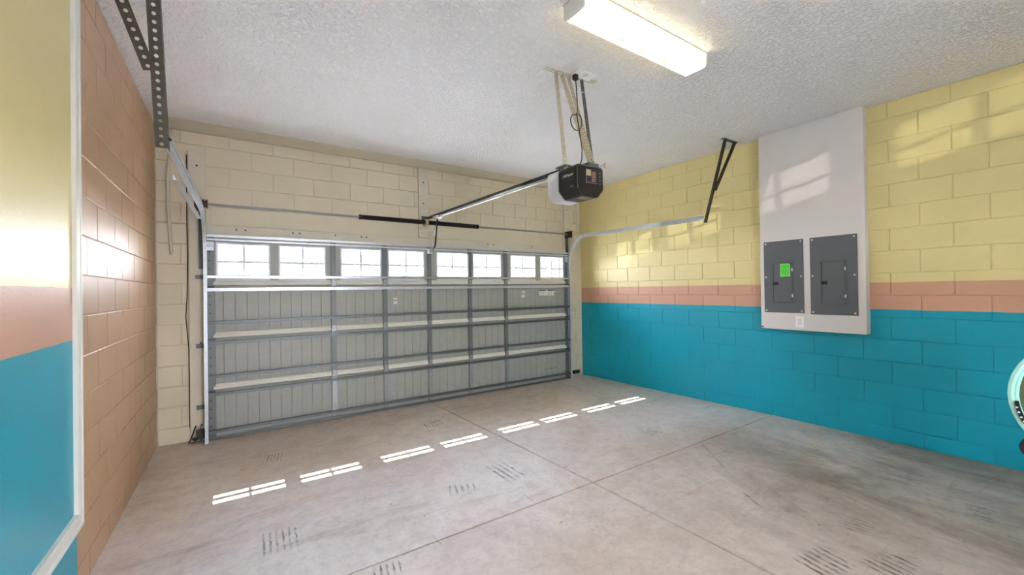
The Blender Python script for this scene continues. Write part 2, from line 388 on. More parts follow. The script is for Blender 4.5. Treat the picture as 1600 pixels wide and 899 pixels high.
def courses(parent, a0, a1, zlo, zhi, phase_even, phase_odd, place, mat, holes=()):
    """place(a, z) -> (location, rotz); even rows are those with their centre at k = -8.5, -6.5 ..."""
    for k in range(-9, 8):                                 # course between L_k and L_(k+1)
        zt, zb = Z0 - C*k, Z0 - C*(k+1)
        zt, zb = min(zt, zhi), max(zb, zlo)
        if zt - zb < 0.04: continue
        ph = phase_even if (k % 2) else phase_odd
        n0 = math.floor((a0-ph)/(2*C)); a = ph + n0*2*C
        while a < a1 - 1e-3:
            s0, s1 = max(a, a0), min(a+2*C, a1); a += 2*C
            segs = [(s0, s1)]
            for (h0, h1, hz0, hz1) in holes:
                if zb < hz1-.02 and zt > hz0+.02:
                    ns = []
                    for (p, q) in segs:
                        if q <= h0 or p >= h1: ns.append((p, q)); continue
                        if p < h0: ns.append((p, h0))
                        if q > h1: ns.append((h1, q))
                    segs = ns
            for (p, q) in segs:
                if q-p < 0.03: continue
                (loc, rz) = place((p+q)/2, (zt+zb)/2)
                dz = random.uniform(-.0006, .0006)
                o = link_copy(block_mesh(q-p, zt-zb, mat), 'block', loc, parent, rz)
                o.location.x += dz if abs(math.sin(rz)) > .5 else 0; o.location.y += dz if abs(math.sin(rz)) < .5 else 0
                o.rotation_euler.x = random.uniform(-.003, .003)

# right wall
wr = structure(MB().box(XR+PROUD, XR+.2, YB-.2, YD+.2, -.1, ZC).build('wall_right', 'paint_right'), 'block wall painted yellow above a tan stripe and teal below')
courses(wr, -1.6, YD, -0.03, ZC, 4.26210+C, 4.26210, lambda a, z: ((XR, a, z), -math.pi/2), 'paint_right')
# door wall: two piers, a header with a smooth lintel
OX0, OX1, OZ = -0.205, 4.565, 2.156
wb = structure(MB().box(XL-.2, OX0, YD+.0095, YD+.2, -.1, ZC).box(OX1, XR+.2, YD+.0095, YD+.2, -.1, ZC).box(OX0, OX1, YD+.0095, YD+.2, 2.168, ZC)
               .build('wall_back', 'paint_beige'), 'beige painted block wall around the garage door')
courses(wb, XL, XR, -0.03, ZC-.022, -0.04083, -0.04083+C, lambda a, z: ((a, YD, z), 0), 'paint_beige', holes=[(OX0, OX1, -1, 2.359)])
MB().box(OX0+.004, OX1-.004, YD-.001, YD+.05, 2.152, 2.353).build('lintel', 'paint_beige', wb, bevel=.003)
# left wall: blocks beyond, smooth stucco near the camera
wlft = structure(MB().box(XL-.2, XL-PROUD, YB-.2, YD+.2, -.1, ZC).build('wall_left', 'paint_tan'), 'tan painted block wall, smooth banded stucco on the near half')
courses(wlft, YN, YD, -0.03, ZC, 3.225, 3.225-C, lambda a, z: ((XL, a, z), math.pi/2), 'paint_tan')
MB().box(XL-.01, XL+.010, YB, YN, 0, ZC).build('stucco', 'paint_stucco', wlft, label='smooth stucco in yellow, tan and teal bands')
# back of the room, behind the camera; doorway and paving added as fill light
BX0, BX1, BZ = 0.75, 1.55, 2.1
wf = structure(MB().box(XL-.2, BX0, YB-.2, YB, -.1, ZC).box(BX1, XR+.2, YB-.2, YB, -.1, ZC).box(BX0, BX1, YB-.2, YB, BZ, ZC).build('wall_front', 'drywall'), 'plain wall behind the camera with an open doorway added for fill light')
structure(MB().box(BX0-.07, BX0, YB, YB+.02, 0, BZ+.07).box(BX1, BX1+.07, YB, YB+.02, 0, BZ+.07).box(BX0, BX1, YB, YB+.02, BZ, BZ+.07).build('added_doorway_frame', 'white_trim'), 'white frame of the doorway added behind the camera for fill light')
structure(MB().box(-12, 16, -30, YB-.2, -.35, -.15).build('added_paving', 'drive'), 'added pale paving outside the fill-light doorway behind the camera')

# white casing frame on the stucco
tr = structure(empty('trim_2', (XL+.01, 2.65, .33)), 'white moulded casing frame on the stucco wall')
def casing(y0, y1, z0, z1, vertical):
    w = 0.085; x = XL+.010
    prof = [(0, 0), (0.016, 0), (0.020, .012), (0.020, .030), (0.013, .036), (0.013, .058), (0.018, .064), (0.018, .078), (0.010, w), (0, w)]
    m = MB()
    n = len(prof)
    if vertical:  # inner edge at low y, mitred at the bottom
        vs = [(x+d, y0+q, z0-q) for d, q in prof] + [(x+d, y0+q, z1) for d, q in prof]
    else:         # inner edge at top
        vs = [(x+d, y1+q, z1-q) for d, q in prof] + [(x+d, y0, z1-q) for d, q in prof]
    m.add(vs, [(i, (i+1) % n, (i+1) % n+n, i+n) for i in range(n)] + [tuple(range(n))[::-1], tuple(range(n, 2*n))])
    m.build('casing', 'white_trim', tr)
casing(2.735, 0, 0.425, ZC, True); casing(-1.2, 2.735, 0, 0.425, False)

# painted boards round the door
def board(idx, x0, x1, z0, z1, label, y0=YD-.036, nails=()):
    o = structure(MB().box(x0, x1, y0, YD, z0, z1).build('trim_%d' % idx, 'board', bevel=.003), label)
    for (x, z) in nails: MB().disc((x, y0, z), (0, -1, 0), .009, .004, 8).build('bolt', 'rust', o)
board(3, -0.381, -0.237, fz(5.2), 2.90, 'beige jamb board left of the garage door', nails=[(-.31, 2.75), (-.29, 1.91), (-.29, 1.71), (-.29, .95), (-.29, .12)])
board(4, 4.592, 4.735, fz(5.2), 2.93, 'beige jamb board right of the garage door', nails=[(4.66, 2.78), (4.66, 2.45)])
board(5, 2.043, 2.180, 2.158, 3.09, 'beige upright board above the middle of the garage door', nails=[(2.11, 2.9), (2.11, 2.62)])
board(6, -0.237, 4.592, 2.00, 2.155, 'beige header board along the top of the garage door', nails=[(x, 2.12) for x in (.02, .1, .55, .62, 1.0, 1.3, 1.36, 3.1, 3.2, 3.9)])
for i, (x0, x1) in enumerate(((-0.237, -0.192), (4.553, 4.592))):
    structure(MB().box(x0, x1, 5.238, YD+.1, fz(5.2), 2.0).build('trim_%d' % (7+i), 'seal'), 'dark stop strip %s of the door opening' % ('left', 'right')[i])

# drywall chase on the right wall, holding the breaker panels
ch = structure(MB().box(4.89, XR, 1.362, 2.292, .976, ZC).build('wall_chase', 'drywall', bevel=.004), 'white boxed-out panel on the right wall carrying the breaker boxes')

# ------------------------------------------------------------------ garage door
DX0, DX1, PY = -0.235, 4.590, 5.190
gd = thing('garage_door', 'closed grey steel sectional garage door with a row of eight small windows', 'garage door', (2.17, PY, fz(5.19)))
JOINTS = [1.518, 0.985, 0.460]; DTOP = 2.052; DBOT = fz(5.2)+.012
STX = [0.960, 1.561, 2.150, 2.758, 3.360]; WX = [0.084, 0.642, 1.280, 1.845, 2.4975, 3.052, 3.690, 4.259]
EDGES = [DX0+.075] + STX + [DX1-.078]
GZ0, GZ1, GH = 1.600, 1.955, 0.222
secs = [(JOINTS[0], DTOP), (JOINTS[1], JOINTS[0]), (JOINTS[2], JOINTS[1]), (DBOT, JOINTS[2])]
bx = {}
for si, (z0, z1) in enumerate(secs):
    m = MB(); y0, y1 = PY, 5.236; z0, z1 = z0+.003, z1-.003
    if si == 0:
        m.box(DX0, DX1, y0, y1, z0, GZ0-.018).box(DX0, DX1, y0, y1, GZ1+.018, z1)
        xs = [DX0] + [v for w in WX for v in (w-GH-.018, w+GH+.018)] + [DX1]
        for i in range(0, len(xs), 2): m.box(xs[i], xs[i+1], y0, y1, GZ0-.018, GZ1+.018)
    else:
        m.box(DX0, DX1, y0+.008, y1, z0, z1)
        m.box(DX0, DX1, y0, y0+.008, z1-.045, z1).box(DX0, DX1, y0, y0+.008, z0, z0+.06)
        for i in range(7):
            a = [DX0]+STX+[DX1]; x = a[i]; m.box(max(DX0, x-.035) if i else DX0, min(DX1, x+.035) if i < 6 else DX1, y0, y0+.008, z0+.06, z1-.045)
    if si < 3: m.box(DX0, DX1, y0+.020, y1-.012, z0-.012, z0)
    sec = m.build('door_section', 'door_skin', gd)
    if si:                                    # upright boards pressed into each bay
        for i in range(6):
            e0, e1 = EDGES[i]+.03+(0.03 if i == 0 else 0), EDGES[i+1]-.03-(0.03 if i == 5 else 0)
            n = round((e1-e0)/.105); w = (e1-e0)/n
            h = round(z1-z0-.105-.02, 3)
            key = (round(w, 4), h)
            if key not in bx:
                q = MB(); a, c = w/2-.0018, .0025
                q.prism([(-a, .004), (-a+c, 0), (a-c, 0), (a, .004)], 'z', -h/2, h/2); bx[key] = q.mesh('board', 'door_skin')
            for j in range(n):
                o = bpy.data.objects.new('board', bx[key]); COL.objects.link(o); o.parent = sec
                o.matrix_parent_inverse = sec.matrix_parent_inverse.copy(); o.matrix_parent_inverse = Matrix.Identity(4)
                o.location = Vector((e0+w*(j+.5), PY+.0038, z0+.07+h/2))
    # end stiles, stiles
    for (x0, x1) in ((DX0, DX0+.068), (DX1-.068, DX1)):
        o = MB().box(x0, x1, PY-.012, PY, z0+.004, z1-.004).build('end_stile', 'door_frame', gd, bevel=.002)
        for q in range(4):
            MB().disc(((x0+x1)/2-.008, PY-.012, z1-.09-q*.088), (0, -1, 0), .0075, .004, 8).build('bolt', 'black', o)
    for x in STX:
        o = MB().prism([(x-.030, PY), (x-.024, PY), (x-.024, PY-.020), (x+.024, PY-.020), (x+.024, PY), (x+.030, PY), (x+.030, PY-.003), (x+.027, PY-.003), (x+.027, PY-.023), (x-.027, PY-.023), (x-.027, PY-.003), (x-.030, PY-.003)], 'z', z0+.004, z1-.004)
        o.build('stile', 'galv_mid' if si == 3 else 'door_frame', gd)  # paler steel on the bottom stiles stands for their highlight
    # lip rails between the stiles, coloured pale for light caught from above
    if si < 3:
        ed = [DX0+.05] + STX + [DX1-.05]
        for i in range(6):
            a, c = ed[i]+(.03 if i else 0), ed[i+1]-(.03 if i < 5 else 0)
            MB().prism([(PY, z0+.012), (PY-.020, z0+.012), (PY-.024, z0+.020), (PY-.019, z0+.038), (PY-.012, z0+.041), (PY-.012, z0+.052), (PY, z0+.066)], 'x', a, c).build('lip_rail', 'ledge', gd, bevel=.0015)
# windows
for x in WX:
    fr = MB()
    for (a, b_, c, d) in ((-GH-.018, GH+.018, GZ1, GZ1+.018), (-GH-.018, GH+.018, GZ0-.018, GZ0), (-GH-.018, -GH, GZ0, GZ1), (GH, GH+.018, GZ0, GZ1)):
        fr.box(x+a, x+b_, PY-.006, 5.228, c, d)
    fr.box(x-GH, x+GH, 5.176, 5.228, GZ0-.016, 1.645)
    f = fr.build('window_frame', 'win_frame', gd)
    zm = 1.777
    mt = MB().box(x-GH, x+GH, 5.192, 5.226, zm-.012, zm+.012).box(x-.0115, x+.0115, 5.200, 5.226, GZ0, zm-.012).box(x-.0115, x+.0115, 5.200, 5.226, zm+.012, GZ1)
    mt.build('muntin', 'muntin', f)
    for (x0, x1) in ((x-GH, x-.010), (x+.010, x+GH)):
        for (z0, z1) in ((GZ0, zm-.012), (zm+.012, GZ1)):
            MB().box(x0, x1, 5.2135, 5.2165, z0, z1).build('pane', 'glass', f)
# struts (hat channels) right across the door
def strut(z, y=5.140, h=.0125, mat='galv', name='strut', lip=.005):
    b_ = PY-.0235 if y < PY-.03 else PY
    t = .002
    prof = [(y, z-h), (y, z+h), (b_-t, z+h), (b_-t, z+h+lip), (b_, z+h+lip), (b_, z+h-t), (y+t, z+h-t), (y+t, z-h+t), (b_, z-h+t), (b_, z-h-lip), (b_-t, z-h-lip), (b_-t, z-h)]
    return MB().prism(prof, 'x', DX0+.005, DX1-.005).build(name, mat, gd)
strut(2.038, h=.011, mat='galv_bright', lip=.003); strut(1.998, h=.006, y=5.158, mat='galv_bright', lip=.003); strut(1.619, h=.009, y=5.146, mat='galv_polished', lip=.004)
strut(1.489, mat='galv_bright')
for z in (1.154, .950, .608, .428, .055): strut(z)
MB().prism([(PY-.03, DBOT-.006), (PY-.03, DBOT+.022), (PY-.025, DBOT+.022), (PY-.025, DBOT), (5.236, DBOT), (5.236, DBOT-.006)], 'x', DX0, DX1).build('bottom_rail', 'galv', gd)
MB().prism([(PY-.01, DBOT-.012), (PY-.01, DBOT-.006), (5.23, DBOT-.006), (5.23, DBOT-.012)], 'x', DX0, DX1).build('bottom_seal', 'seal', gd)
# hinges over the joints
for zj in JOINTS:
    for x in STX:
        MB().prism([(x-.018, zj+.075), (x+.018, zj+.075), (x+.030, zj-.01), (x+.030, zj-.045), (x-.030, zj-.045), (x-.030, zj-.01)], 'y', PY-.029, PY-.0235)\
            .tube([(x-.034, PY-.032, zj), (x+.034, PY-.032, zj)], .0065, 8).disc((x-.014, PY-.029, zj-.032), (0, -1, 0), .005, .003, 6).disc((x+.014, PY-.029, zj-.032), (0, -1, 0), .005, .003, 6)\
            .disc((x, PY-.029, zj+.05), (0, -1, 0), .005, .003, 6).build('hinge', 'galv_mid', gd)
# rollers and their hinges on both sides
for sx, xe in ((-1, DX0), (1, DX1)):
    for zj in JOINTS + [DTOP-.12, DBOT+.06]:
        o = MB().box(min(xe, xe-sx*.062), max(xe, xe-sx*.062), PY-.018, PY-.012, zj-.045, zj+.045).tube([(xe-sx*.06, PY-.035, zj), (xe+sx*.008, PY-.035, zj)], .008, 8)
        o.build('roller_bracket', 'galv_bright' if zj > 1.8 else 'galv', gd)
# stickers (flat print)
def sticker(name, x0, x1, z0, z1, y=PY+.0035, mat='paper', parent=gd, label=None): return MB().box(x0, x1, y-.0008, y+.0006, z0, z1).build(name, mat, parent, label=label)
s = sticker('sticker', 1.672, 1.718, 1.275, 1.372)
for z in (1.366, 1.335, 1.331, 1.282): MB().box(1.676, 1.714, PY+.0018, PY+.0027, z-.004, z+.002).build('print', 'ink', s)
s = sticker('sticker', 3.664, 3.716, 1.325, 1.425)
MB().box(3.670, 3.686, PY+.0018, PY+.0027, 1.400, 1.415).box(3.670, 3.709, PY+.0018, PY+.0027, 1.374, 1.388).build('print', 'ink', s)
s = sticker('warning_label', 4.000, 4.330, 1.345, 1.435)
MB().box(4.002, 4.130, PY+.0018, PY+.0027, 1.420, 1.4345).box(4.165, 4.322, PY+.0018, PY+.0027, 1.420, 1.4345).build('print', 'ink', s)
m = MB()
for i in range(8): m.box(4.020+i*.032, 4.023+i*.032, PY+.0018, PY+.0027, 1.350, 1.412)
m.build('print', 'ink', s)
MB().prism([(4.300, 1.345), (4.325, 1.345), (4.332, 1.370), (4.325, 1.398), (4.3125, 1.410), (4.300, 1.398), (4.293, 1.370)], 'y', PY+.0012, PY+.0024).build('seal_print', 'tan_ink', s)
m = MB()
for i, (a, w, h) in enumerate(((0, .03, .006), (.035, .012, .016), (.055, .02, .005), (.095, .035, .006), (.14, .01, .018), (.16, .02, .005), (.215, .03, .007), (.25, .012, .004))):
    m.box(4.075+a, 4.075+a+w, PY+.002, PY+.0033, .160+a*.05, .160+a*.05+h)
m.build('stencil_print', 'ink', gd)

# ------------------------------------------------------------------ tracks with their hangers
def cprof(sx):   # C section, mouth toward the door (sx=+1: mouth toward +x)
    w, d, t = .052, .028, .0028
    p = [(0, -w/2), (0, w/2), (d, w/2), (d, w/2-.012), (d-t, w/2-.012), (d-t, w/2-t), (t, w/2-t), (t, -w/2+t), (d-t, -w/2+t), (d-t, -w/2+.012), (d, -w/2+.012), (d, -w/2)]
    return [(sx*a, b_) for a, b_ in p]
def track(xs, pts, sx, label, parts):
    t = thing('door_track', label, 'door track', (pts[0][0], pts[0][1], fz(5.1)))
    MB().sweep(pts, cprof(sx)).build('rail', 'galv_bright', t, smooth=False)
    return t
def curve(xv, yv, xc, yc, zt, xe, ye, ze, rad):
    pts = [(xv, yv, fz(yv)+.005), (xv, yv, 1.2), (xv, yv, zt-rad)]
    for i in range(1, 10):
        a = i*math.pi/20; pts.append((xv+(xc-xv)*i/10, yv-rad*(1-math.cos(a)), zt-rad+rad*math.sin(a)))
    pts.append((xc, yv-rad, zt)); pts.append((xe, ye, ze)); return pts
tl = track('l', curve(-.256, 5.085, -.262, 4.6, 2.235, -.287, 2.66, 2.215, .40), 1, 'curved galvanised door track along the tan wall at left, hung by perforated angle', None)
MB().sweep([(-.292, 3.05, 2.120), (-.280, 4.74, 2.155)], [(0, -.018), (0, .018), (.003, .018), (.003, -.015), (.030, -.015), (.030, -.018)]).build('stiffener', 'galv_bright', tl)
tr_ = track('r', curve(4.612, 5.150, 4.612, 4.7, 2.290, 4.622, 2.790, 2.262, .42), -1, 'curved galvanised door track beside the yellow wall at right, hung by perforated angle', None)
def pangle(mb, p0, p1, wx, wy, w=.045, pitch=.036, hr=.0085):
    """L-shaped perforated angle: one flange along wx, the other along wy"""
    mb.perf(p0, p1, Vector(wx)*w, pitch, hr); mb.perf(p0, p1, Vector(wy)*w, pitch, hr); return mb
# left hanger: upright plus a sideways brace, both to the ceiling
pangle(MB(), (-.262, 2.60, 2.155), (-.275, 2.345, ZC), (-1, 0, 0), (0, 1, 0), w=.050).build('hanger_angle', 'galv_dark', tl)
MB().perf((-.287, 2.440, 2.46), (-.500, 2.345, ZC), (-.045, 0, -.012), .036, .0085).build('brace_angle', 'galv_dark', tl)
MB().disc((-.262, 2.62, 2.205), (0, -1, 0), .010, .012, 6).tube([(-.30, 2.615, 2.205), (-.25, 2.615, 2.205)], .005, 6).build('bolt', 'black', tl)
# right hanger
pangle(MB(), (4.640, 2.765, 2.205), (4.635, 2.505, ZC-.002), (-1, 0, 0), (0, 1, 0), w=.042).build('hanger_angle', 'galv_dark', tr_)
pangle(MB(), (4.640, 2.640, 2.56), (4.845, 2.510, ZC-.002), (-1, 0, 0), (0, 1, 0), w=.042).build('brace_angle', 'galv_dark', tr_)
MB().perf((4.57, 2.50, ZC-.004), (4.87, 2.50, ZC-.004), (0, .045, 0), .036, .0085).build('ceiling_angle', 'galv_dark', tr_)
MB().disc((4.600, 2.79, 2.262), (-1, 0, 0), .009, .01, 6).build('bolt', 'chrome', tr_)
# jamb brackets of both tracks
for t, xv, xj in ((tl, -.258, -.30), (tr_, 4.612, 4.66)):
    for z in (1.62, .92, .30):
        x0, x1 = sorted((xv, xj+(-.03 if xj < 0 else .03)))
        MB().box(x0, x1, YD-.040, YD-.036, z-.022, z+.022).box(xv-.002, xv+.002, 5.110 if xv < 0 else 5.175, YD-.036, z-.022, z+.022).build('jamb_bracket', 'galv', t)
    MB().box(min(xv, xj)-.002, max(xv, xj)+.002, YD-.042, YD-.036, 1.70, 2.30).box(xv-.002, xv+.002, 5.12 if xv < 0 else 5.18, YD-.036, 1.75, 2.27).build('flag_bracket', 'galv', t)

# ------------------------------------------------------------------ torsion bar and springs
ts = thing('torsion_bar', 'steel torsion bar above the garage door with two black springs', 'torsion bar', (2.10, 5.08, 2.345))
SY = 5.120
MB().tube([(-.275, SY, 2.345), (4.63, SY, 2.345)], .0115, 10).build('shaft', 'galv_mid', ts, smooth=True)
def spring(x0, x1):
    m = MB(); n = 34; L_ = x1-x0; k = int(L_/.0125); pts = []; rs = []
    for i in range(k*2+1):
        pts.append((x0+L_*i/(k*2), SY, 2.345)); rs.append(.0262 if i % 2 else .0300)
    m.tube(pts, rs, 14); return m
spring(1.262, 2.072).build('spring', 'black_steel', ts, smooth=False); spring(2.128, 2.845).build('spring', 'black_steel', ts)
for x in (1.245, 2.845): MB().disc((x, SY, 2.345), (1, 0, 0), .031, .022, 12).box(x+.004, x+.018, SY-.040, SY-.028, 2.335, 2.355).build('winding_cone', 'black_steel', ts)
MB().box(2.092, 2.100, SY-.045, YD-.036, 2.30, 2.392).disc((2.086, SY, 2.345), (1, 0, 0), .042, .024, 14).box(2.08, 2.14, YD-.041, YD-.036, 2.27, 2.39).prism([(2.02, 2.315), (2.18, 2.315), (2.14, 2.27), (2.06, 2.27)], 'y', YD-.045, YD-.036).build('centre_bracket', 'galv_warm', ts)
for x, s_ in ((-.262, 1), (4.585, -1)):
    MB().disc((x, SY, 2.345), (s_, 0, 0), .045, .016, 16).disc((x+s_*.016, SY, 2.345), (s_, 0, 0), .036, .022, 16).disc((x+s_*.038, SY, 2.345), (s_, 0, 0), .047, .006, 16).build('cable_drum', 'rust', ts)
    xx = x-s_*.012
    MB().box(min(xx, xx-s_*.004), max(xx, xx-s_*.004), SY-.05, YD-.036, 2.29, 2.40).box(min(xx, xx-s_*.06), max(xx, xx-s_*.06), YD-.042, YD-.036, 2.29, 2.40).build('end_bracket', 'rust', ts)
    MB().tube([(x+s_*.027, SY-.034, 2.345), (x+s_*.02, 5.150, .10)], .0022, 5).build('lift_cable', 'galv', ts)

# ------------------------------------------------------------------ opener
op = thing('garage_door_opener', 'black and white ceiling garage door opener with a long rail to the door wall', 'door opener', (2.06, 2.25, 2.08))
X0, X1 = 1.930, 2.185; ZB, ZT = 2.082, 2.300
def octo(x0, x1, zb, zt, cb, ct): return [(x0+cb, zb), (x1-cb, zb), (x1, zb+cb), (x1, zt-ct), (x1-ct, zt), (x0+ct, zt), (x0, zt-ct), (x0, zb+cb)]
MB().prism(octo(X0, X1, ZB, ZT, .055, .018), 'y', 2.070, 2.265).build('motor_housing', 'black', op, bevel=.010)
MB().prism(octo(X0+.002, X1-.002, ZB+.002, ZT-.004, .055, .018), 'y', 2.268, 2.390).build('light_lens', 'lens', op, bevel=.006)
MB().box(X0+.06, X1-.06, 2.29, 2.37, ZB-.002, ZB+.003).build('bottom_lens', 'white', op)
MB().box(X0+.07, X1-.09, 2.10, 2.16, ZB-.002, ZB+.002).build('bottom_label', 'label_silver', op)
lb = MB().box(2.012, 2.130, 2.0675, 2.0700, 2.168, 2.272).build('rating_label', 'ink', op)
MB().box(2.012, 2.060, 2.0665, 2.0678, 2.225, 2.268).box(2.012, 2.016, 2.0665, 2.0678, 2.17, 2.268).build('label_print', 'label_silver', lb)
m = MB()
for i in range(6): m.box(2.066+(i % 2)*.004, 2.105, 2.0665, 2.0678, 2.19+i*.012, 2.195+i*.012)
for i in range(5): m.box(2.021+i*.02, 2.033+i*.02, 2.0665, 2.0678, 2.176, 2.180)
m.build('label_print', 'tan_ink', lb)
for z in (2.18, 2.205, 2.23, 2.255): MB().disc((2.148, 2.0700, z), (0, -1, 0), .004, .003, 8).build('button', 'label_silver', op)
MB().box(X0-.0012, X0+.001, 2.11, 2.135, 2.148, 2.153).build('logo_mark', 'label_silver', op)
cu = bpy.data.curves.new('lettering', 'FONT'); cu.body = 'LiftMaster'; cu.size = .027; cu.extrude = .0006; cu.align_x = 'CENTER'
tmp_ = bpy.data.objects.new('tmp', cu); lme = bpy.data.meshes.new_from_object(tmp_); bpy.data.objects.remove(tmp_)
lt = bpy.data.objects.new('lettering', lme); COL.objects.link(lt); lt.parent = op
lt.matrix_parent_inverse = Matrix.Identity(4); lt.location = Vector((X0-.0008, 2.160, 2.225)) - Vector(op.location)
lt.rotation_euler = Matrix(((0, 0, -1), (-1, 0, 0), (0, 1, 0))).to_euler(); lme.materials.clear(); lme.materials.append(M['white'])
# rail
A, B_ = Vector((2.062, 2.385, 2.335)), Vector((2.112, 5.225, 2.400))
MB().bar(A, B_, .036, .030).build('rail', 'black_steel', op, bevel=.004)
MB().bar(A-Vector((0, 0, .024)), A+(B_-A)*.84-Vector((0, 0, .024)), .016, .018).build('belt', 'galv_bright', op)
MB().box(2.08, 2.145, 5.205, 5.245, 2.36, 2.44).box(2.09, 2.135, 5.17, 5.215, 2.385, 2.43).build('header_bracket', 'galv', op)
Pc = A+(B_-A)*.845
MB().obox(Pc+Vector((-.03, -.09, -.052)), (.06, 0, 0), (0, .17, .004), (0, 0, .040)).build('trolley', 'chrome', op, bevel=.006)
MB().bar(Pc+Vector((.012, .03, -.03)), (2.160, 4.965, 2.12), .024, .010, (1, 0, 0)).build('arm', 'black_steel', op)
MB().tube([(2.160, 4.965, 2.15), (2.158, 4.985, 2.03), (2.152, 5.03, 1.985), (2.146, 5.115, 1.972)], .012, 8).build('curved_arm', 'black_steel', op, smooth=True)
MB().box(2.120, 2.170, 5.105, 5.166, 1.94, 2.00).build('door_bracket', 'galv_bright', op)
MB().tube([Pc+Vector((.03, 0, -.05)), (2.150, 4.93, 2.30), (2.150, 5.045, 2.20)], .0022, 5).build('release_cord', 'black', op)
# ceiling straps
MB().perf((1.955, 2.452, ZC-.003), (2.205, 2.452, ZC-.003), (0, -.045, 0), .036, .0085).perf((2.17, 2.44, ZC-.004), (2.44, 2.41, ZC-.004), (0, -.05, 0), .036, .0085).build('ceiling_angle', 'galv_warm', op)
def ang(p0, p1, nm='hanger_angle', w=.036, mat='galv_warm'): pangle(MB(), p0, p1, (1, 0, 0), (0, -1, 0), w=w, pitch=.032, hr=.008).build(nm, mat, op)
ang((1.922, 2.190, 2.285), (2.066, 2.450, ZC-.004)); ang((2.078, 2.110, 2.318), (2.130, 2.455, ZC-.004)); ang((2.112, 2.120, 2.322), (2.312, 2.424, ZC-.004), w=.030, mat='galv')
ang((2.100, 2.100, 2.318), (2.185, 2.440, ZC-.004), 'cross_brace', w=.030)
MB().box(1.895, 1.960, 2.15, 2.25, 2.296, 2.304).build('mounting_tab', 'galv', op); MB().box(2.05, 2.15, 2.08, 2.17, 2.296, 2.325).build('mounting_tab', 'galv', op)

tg = MB(); tg.obox((2.120, 5.05, 2.215), (.075, 0, -.045), (.022, 0, .036), (0, .018, 0))
tag(tg.build('release_handle', 'lens', bevel=.004), 'small grey rectangular pull handle hanging tilted by the opener arm', 'handle')
# outlet with plate on the ceiling and the opener cord
ol = thing('ceiling_outlet', 'white outlet plate on the ceiling behind the opener straps', 'outlet', (2.30, 2.36, ZC))
MB().box(2.190, 2.375, 2.300, 2.400, ZC-.008, ZC).build('cover_plate', 'white', ol, bevel=.003); MB().box(2.27, 2.30, 2.32, 2.36, ZC-.011, ZC-.007).build('socket', 'drywall', ol)
pts = [(2.216, 2.376, ZC-.035), (2.190, 2.340, 3.0), (2.140, 2.280, 2.86), (2.100, 2.235, 2.75)]
for i in range(15):
    a = math.pi*.40 + i*2*math.pi/13
    pts.append((2.045+.048*math.cos(a), 2.205-.002*i, 2.640+.060*math.sin(a)))
pts += [(2.055, 2.17, 2.57), (2.078, 2.17, 2.45), (2.060, 2.155, 2.37), (2.030, 2.15, 2.298)]
cd = tag(MB().tube(pts, .0042, 6).build('power_cord', 'black', smooth=True), 'black power cord looped between ceiling outlet and opener', 'cord')
MB().box(2.199, 2.233, 2.361, 2.391, ZC-.048, ZC-.007).build('plug', 'black', cd)
tag(MB().tube([(2.44, 2.38, ZC-.003), (2.37, 2.36, 3.03), (2.26, 2.36, 2.975), (2.13, 2.38, 2.975), (2.09, 2.40, 2.95), (2.17, 2.36, 2.80), (2.19, 2.25, 2.45), (2.17, 2.20, 2.31)], .0028, 6).build('bell_wire', 'white', smooth=True), 'thin white low-voltage wire tied round the opener straps', 'wire')
tag(MB().tube([(2.175, 2.12, 2.31), (2.23, 2.09, 2.345), (2.20, 2.075, 2.305)], .0022, 5).build('antenna_wire', 'galv', smooth=True), 'short grey antenna wire curling off the opener top', 'wire')

# ------------------------------------------------------------------ fluorescent fixture
fx = thing('ceiling_light', 'lit wraparound fluorescent ceiling light near the opener', 'light fixture', (2.222, 1.745, ZC))
def fixture(root, x0, x1, y0, y1, dm):
    d = bpy.data.objects.new('diffuser', None)
    cx, cy_ = (x0+x1)/2, (y0+y1)/2
    prof = [(y0-cy_, .0485), (y0-cy_, -.028), (y0-cy_+.010, -.0485), (y1-cy_-.010, -.0485), (y1-cy_, -.028), (y1-cy_, .0485)]
    o = MB().prism([(p, q) for p, q in prof], 'x', -(x1-x0)/2+.014, (x1-x0)/2-.006).build('diffuser', dm, root)
    o.matrix_parent_inverse = Matrix.Identity(4); o.location = Vector((cx, cy_, ZC-.0495)) - Vector(root.location)
    MB().box(x0, x1, y0-.008, y1+.008, ZC-.008, ZC).build('housing', 'board', root)
    MB().prism([(y0-.002, ZC-.006), (y0-.002, ZC-.082), (y0+.008, ZC-.1005), (y1-.008, ZC-.1005), (y1+.002, ZC-.082), (y1+.002, ZC-.006)], 'x', x0, x0+.013).build('end_cap', 'white', root)
    MB().prism([(y0-.002, ZC-.006), (y0-.002, ZC-.082), (y0+.008, ZC-.1005), (y1-.008, ZC-.1005), (y1+.002, ZC-.082), (y1+.002, ZC-.006)], 'x', x1-.005, x1).build('end_cap', 'white', root)
fixture(fx, 1.625, 2.815, 1.662, 1.832, 'diffuser')
fill_fx = thing('ceiling_light', 'fluorescent ceiling light added behind the camera for fill', 'light fixture', (2.22, -1.1, ZC))
fixture(fill_fx, 1.62, 2.82, -1.19, -1.01, 'diffuser_fill')  # unseen fixture, added behind the camera to brighten the room

